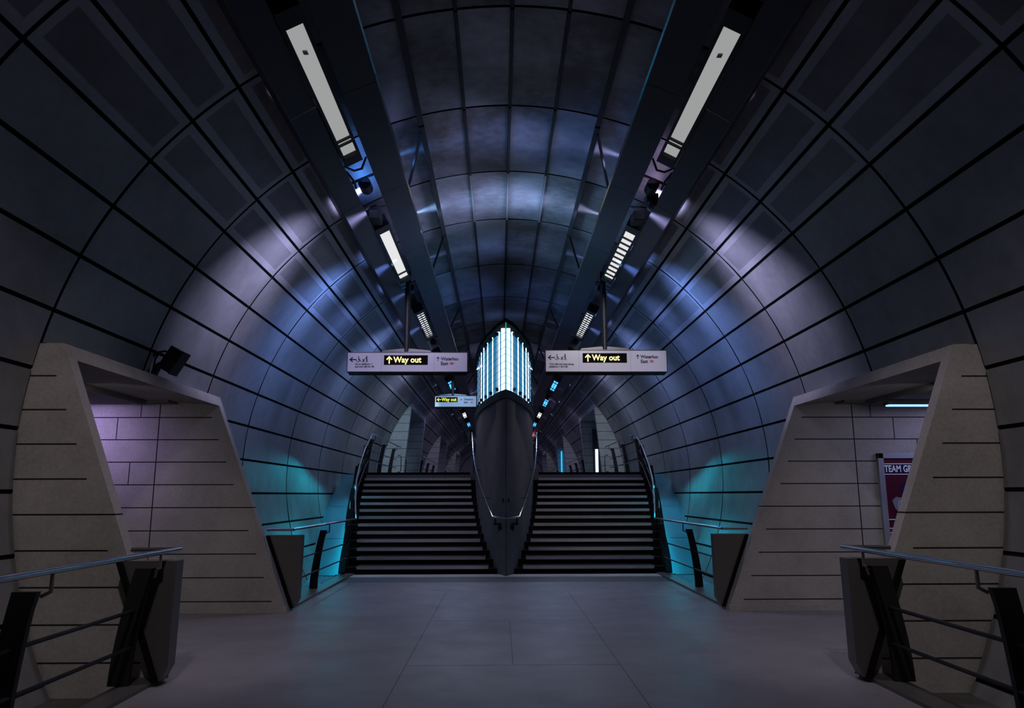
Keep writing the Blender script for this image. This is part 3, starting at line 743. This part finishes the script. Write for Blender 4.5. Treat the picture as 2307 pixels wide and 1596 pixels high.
def hanging_sign(x0, x1, z0, z1, y, label, mode, px, cols, ytop=5.62):
    t = thing('hanging_sign', label, 'sign', ((x0+x1)/2, y, z0))
    mb = MB(); D = .17
    v = [(x0, y, z1), (x1, y, z1), (x1, y, z0), (x0, y, z0), (x0+.02, y+D, z1+.004), (x1-.02, y+D, z1+.004), (x1-.02, y+D, z0-.045), (x0+.02, y+D, z0-.045)]
    mb.add(v, [(4, 5, 6, 7), (0, 4, 5, 1), (1, 5, 6, 2), (2, 6, 7, 3), (3, 7, 4, 0)])
    fr = .008
    for a, b, c_, d in ((x0-fr, x1+fr, z1-fr*.6, z1+fr), (x0-fr, x1+fr, z0-fr, z0+fr*.6), (x0-fr, x0+fr*.6, z0, z1), (x1-fr*.6, x1+fr, z0, z1)): mb.box(a, b, y-.006, y+.01, c_, d)
    mb.build('sign_box', M['blackish'], t)
    mb = MB(); mb.box(x0+.004, x1-.004, y-.004, y, z0+.004, z1-.004); face = mb.build('sign_face', M['white_face'], t)
    mb = MB()
    for c_ in cols: mb.box(c_-.002, c_+.002, y-.0055, y-.004, z0+.004, z1-.004)
    if cols: mb.build('seam', M['grey_line'], face)
    mb = MB(); mb.tube([(px, y+.08, z1+.03), (px, y+.08, ytop)], .058, 16); mb.build('pole', M['blackish'], t, smooth=True)
    mb = MB(); mb.prism([(px-.5, z1+.0), (px+.5, z1+.0), (px+.46, z1+.05), (px+.1, z1+.085), (px-.1, z1+.085), (px-.46, z1+.05)], y+.04, y+.13); mb.build('hanger_bar', M['darkmetal'], t)
    ff = y-.007; H_ = z1-z0
    def big(cx0, cx1, za, zb, ang, m_, sz, tx):
        mb = MB(); mb.box(cx0, cx1, y-.007, y-.004, za, zb); p = mb.build('black_panel', M['void'], t)
        mb = MB(); arrow(mb, cx0+sz*.62, (za+zb)/2, sz*.78, y-.009, ang); mb.build('arrow', m_, p)
        text('Way out', cx0+sz*1.12, y-.009, (za+zb)/2-sz*.28, sz*.98, m_, p, bold=.004, sx=tx)
    def rail_mark(cx, cz, sz):
        mb = MB()
        for dz in (-.22, .22): bar(mb, cx-sz*.8, cz+dz*sz, cx+sz*.8, cz+dz*sz, sz*.075, ff-.001)
        bar(mb, cx-sz*.3, cz+sz*.5, cx+sz*.18, cz+sz*.22, sz*.075, ff-.001); bar(mb, cx-sz*.18, cz-sz*.22, cx+sz*.3, cz-sz*.5, sz*.075, ff-.001); bar(mb, cx-sz*.22, cz-sz*.22, cx+sz*.22, cz+sz*.22, sz*.09, ff-.001)
        mb.build('rail_symbol', M['red'], face)
    if mode in ('a', 'b'):
        k = (x1-x0)/2.35
        X = lambda f: x0+f*k*2.35/2.03
        # fractions of a face 2.03 units wide, read off the panel
        bx0, bx1 = (x0+.305*2.35*k, x0+.67*2.35*k)
        big(bx0, bx1, z1-.245, z1-.055, 0, M['yellow'], .165, .93)
        ax = x0+.035*2.35*k; cz = z1-.14
        mb = MB(); arrow(mb, ax+.03, cz, .115, ff, PI/2)
        # wheelchair user
        wx = x0+.09*2.35*k
        disc(mb, wx, cz-.015, .034, ff, .022, 22, -PI*1.05, PI*.42); disc(mb, wx+.008, cz+.052, .012, ff)
        bar(mb, wx+.006, cz+.035, wx+.01, cz-.006, .006, ff); bar(mb, wx+.01, cz-.004, wx+.036, cz-.006, .005, ff); bar(mb, wx+.036, cz-.006, wx+.048, cz-.04, .005, ff); bar(mb, wx+.008, cz+.018, wx+.03, cz+.016, .004, ff)
        # person with a pushchair
        qx = x0+.155*2.35*k
        disc(mb, qx+.012, cz+.062, .012, ff); bar(mb, qx+.012, cz+.045, qx+.014, cz-.0, .011, ff); bar(mb, qx+.016, cz, qx+.034, cz-.05, .006, ff); bar(mb, qx+.01, cz, qx+.004, cz-.05, .006, ff)
        bar(mb, qx+.008, cz+.035, qx-.028, cz+.008, .0045, ff); bar(mb, qx-.028, cz+.008, qx-.07, cz-.04, .004, ff); bar(mb, qx-.06, cz+.006, qx-.04, cz-.03, .01, ff); disc(mb, qx-.034, cz-.042, .009, ff); disc(mb, qx-.066, cz-.042, .009, ff)
        mb.build('pictogram', M['ink'], face)
        if mode == 'a': text('Go to platform 1\nand turn left for lift', x0+.065*2.35*k, ff, z0+.133, .05, M['ink'], face, bold=.0015, sx=.95)
        else: text('Turn left and pass along\nplatform 1 for Lift', x0+.03*2.35*k, ff, z0+.133, .05, M['ink'], face, bold=.0015, sx=.98)
        wx = x0+(.755 if mode == 'a' else .76)*2.35*k
        mb = MB(); arrow(mb, wx-.0, z1-.125, .075, ff, 0); mb.build('arrow', M['ink'], face)
        text('Waterloo\nEast', wx+.055, ff, z1-.155, .092, M['ink'], face, bold=.0028, sx=.93)
        rail_mark(wx+.27, z1-.215, .055)
    else:
        big(x0+.04, x0+.78, z1-.215, z1-.04, PI/2, M['yellow2'], .17, .86)
        mb = MB(); arrow(mb, x0+.92, z1-.125, .07, ff, PI/2); mb.build('arrow', M['ink'], face)
        text('Waterloo\nEast', x0+1.0, ff, z1-.15, .1, M['ink'], face, bold=.0028, sx=.8)
        rail_mark(x0+1.27, z1-.225, .055)
hanging_sign(-3.083, -.757, 3.912, 4.29, 14.5, 'left hanging Way out sign reading Go to platform 1, above the left stairs', 'a', -1.95, [-2.42, -1.4], 5.95)
hanging_sign(.77, 3.14, 3.915, 4.335, 14.5, 'right hanging Way out sign reading Turn left and pass along, above the right stairs', 'b', 1.94, [1.42, 2.43], 5.95)
hanging_sign(-2.36, -.86, 4.552, 4.925, 26.0, 'smaller distant Way out sign with left arrow, behind the left edge of the glass prow', 'c', -1.75, [], 5.73)
mb = MB(); mb.box(-2.45, -1.6, 49.8, 50, 4.95, 5.15); mb.box(-2.2, -2.15, 49.85, 49.95, 5.1, 5.6)
tag(mb.build('dark_display', M['black']), 'far dark display box hanging over the left side of the upper landing', 'display')
t = thing('dot_matrix_display', 'tiny red glowing display far down the right side of the tunnel', 'display', (2.1, 50, 5.3))
mb = MB(); mb.box(1.85, 2.45, 50, 50.2, 5.28, 5.62); mb.build('display_case', M['black'], t)
mb = MB(); mb.box(1.95, 2.1, 49.99, 50, 5.34, 5.52); mb.box(2.16, 2.3, 49.99, 50, 5.34, 5.52); mb.build('display_digits', M['lamp_red'], t)

# ---------------------------------------------------------------- floodlight / camera on the left lintel
t = thing('security_camera', 'black box camera on a bracket above the left portal', 'camera', (-4.3, 9.1, 2.96))
c = Vector((-4.045, 9.0, 3.155)); ax = Vector((.085, .03, .047)).normalized(); az = Vector((-.08, .02, .15)).normalized()
ex = Vector((.86, 0, -.5)); ez = Vector((.5, 0, .86)); ey = Vector((0, 1, 0))
mb = MB(); mb.obox(c, ex*.085, ey*.1, ez*.15); mb.build('camera_housing', M['black'], t, bevel=.012)
mb = MB(); mb.obox(c+ex*.09, ex*.008, ey*.11, ez*.155); mb.build('camera_hood', M['blackish'], t)
mb = MB(); mb.obox((-4.255, 9.03, 3.03), (.03, 0, 0), (0, .03, 0), (.035, 0, .09)); mb.obox((-4.17, 9.03, 3.13), (.06, 0, .02), (0, .02, 0), (-.01, 0, .02)); mb.build('bracket', M['black'], t)
for dx in (0, .05):
    mb = MB(); mb.tube([(-4.33-dx*.4, 9.05, 2.95), (-4.30-dx, 9.05, 3.06), (-4.285-dx, 9.05, 3.18), (-4.24-dx*.4, 9.05, 3.265), (-4.17, 9.05, 3.28), (-4.1, 9.05, 3.235)], .012, 8); mb.build('cable', M['black'], t, smooth=True)

# ---------------------------------------------------------------- poster in the right passage
t = thing('poster_case', 'tall grey-framed dark red TEAM GB poster on the right passage wall', 'poster', (5.85, 10.72, .6))
X0, X1, Z0, Z1 = 5.22, 6.42, .35, 2.13
mb = MB()
for a, b, c_, d in ((X0, X1, Z1-.075, Z1), (X0, X1, Z0, Z0+.075), (X0, X0+.08, Z0, Z1), (X1-.08, X1, Z0, Z1)): mb.box(a, b, 10.685, 10.74, c_, d)
mb.build('frame', M['frame_grey'], t, bevel=.004)
mb = MB(); mb.box(X0+.08, X1-.08, 10.715, 10.735, Z0+.075, Z1-.075); sh = mb.build('sheet', M['poster_red'], t)
mb = MB(); mb.box(X0+.08, X1-.08, 10.712, 10.7155, Z1-.28, Z1-.16)
for z in (1.25, .98, .93, .88): mb.box(X0+.1, X1-.3, 10.712, 10.7155, z-.07, z-.035)
mb.box(X0+.3, X0+.7, 10.712, 10.7155, 1.42, 1.72); mb.box(X0+.08, X1-.08, 10.712, 10.7155, Z0+.08, .85)
mb.build('dark_panel', M['poster_navy'], sh)
text('TEAM GB', X0+.09, 10.709, Z1-.262, .13, M['poster_white'], sh, bold=.003, sx=.72)
text('14', X0+.14, 10.709, .86, .16, M['poster_white'], sh, bold=.004)
mb = MB()
for z in (Z1-.15, Z1-.295, 1.21, 1.09, 1.03, .97): mb.box(X0+.09, X1-.3, 10.709, 10.7125, z-.005, z+.005)
mb.build('printed_rule', M['poster_white'], sh)
mb = MB(); cx, cz = X0+.32, 1.40
pts = [(-.16, .07), (-.1, .12), (-.04, .11), (.03, .12), (.08, .10), (.16, .04), (.13, -.02), (.08, -.08), (0, -.12), (-.08, -.1), (-.13, -.03)]
mb.prism([(cx+a, cz+b) for a, b in pts], 10.709, 10.7125); mb.build('crest', M['frame_grey'], sh)
mb = MB(); disc(mb, cx, cz, .05, 10.7075, .042); disc(mb, cx, cz, .085, 10.7075, .079); bar(mb, cx-.03, cz, cx+.03, cz, .007, 10.7075); bar(mb, cx, cz-.03, cx, cz+.03, .007, 10.7075); mb.build('crest_lines', M['poster_white'], sh)

# passage strip lights
for s, side in ((1, 'right'), (-1, 'left')):
    t = thing('passage_light_fitting', 'slim strip light under the ceiling of the %s cross passage' % side, 'light', (s*6, 9.9, 2.74))
    a, b = (5.0, 7.6) if s > 0 else (6.6, 8.6)
    mb = MB(); mb.box(*sorted((s*a, s*b)), 9.86, 9.98, 2.725, 2.765); mb.build('housing', M['blackish'], t)
    mb = MB(); mb.box(*sorted((s*(a+.03), s*(b-.03))), 9.868, 9.972, 2.708, 2.725); mb.build('diffuser', M['passage_tube'], t)

# lit doors of trains and machines glimpsed through the upper portals on the right
t = thing('lit_doorway', 'narrow bright window strips glimpsed through the first upper portal on the right', 'window', (4.3, 33, UZ))
mb = MB(); mb.box(3.95, 5.0, 33.1, 33.25, UZ, 4.4); mb.build('frame', M['black'], t)
mb = MB(); mb.box(4.04, 4.16, 33.06, 33.09, UZ+.35, UZ+1.35); mb.box(4.32, 4.42, 33.06, 33.09, UZ+.35, UZ+1.4); mb.build('window_strip', M['window_glow'], t)
mb = MB(); mb.box(3.74, 3.82, 47.9, 48.0, UZ+.1, UZ+2.1)
tag(mb.build('lit_panel', M['cyan_glow']), 'thin glowing cyan strip in the second upper portal on the right', 'light')
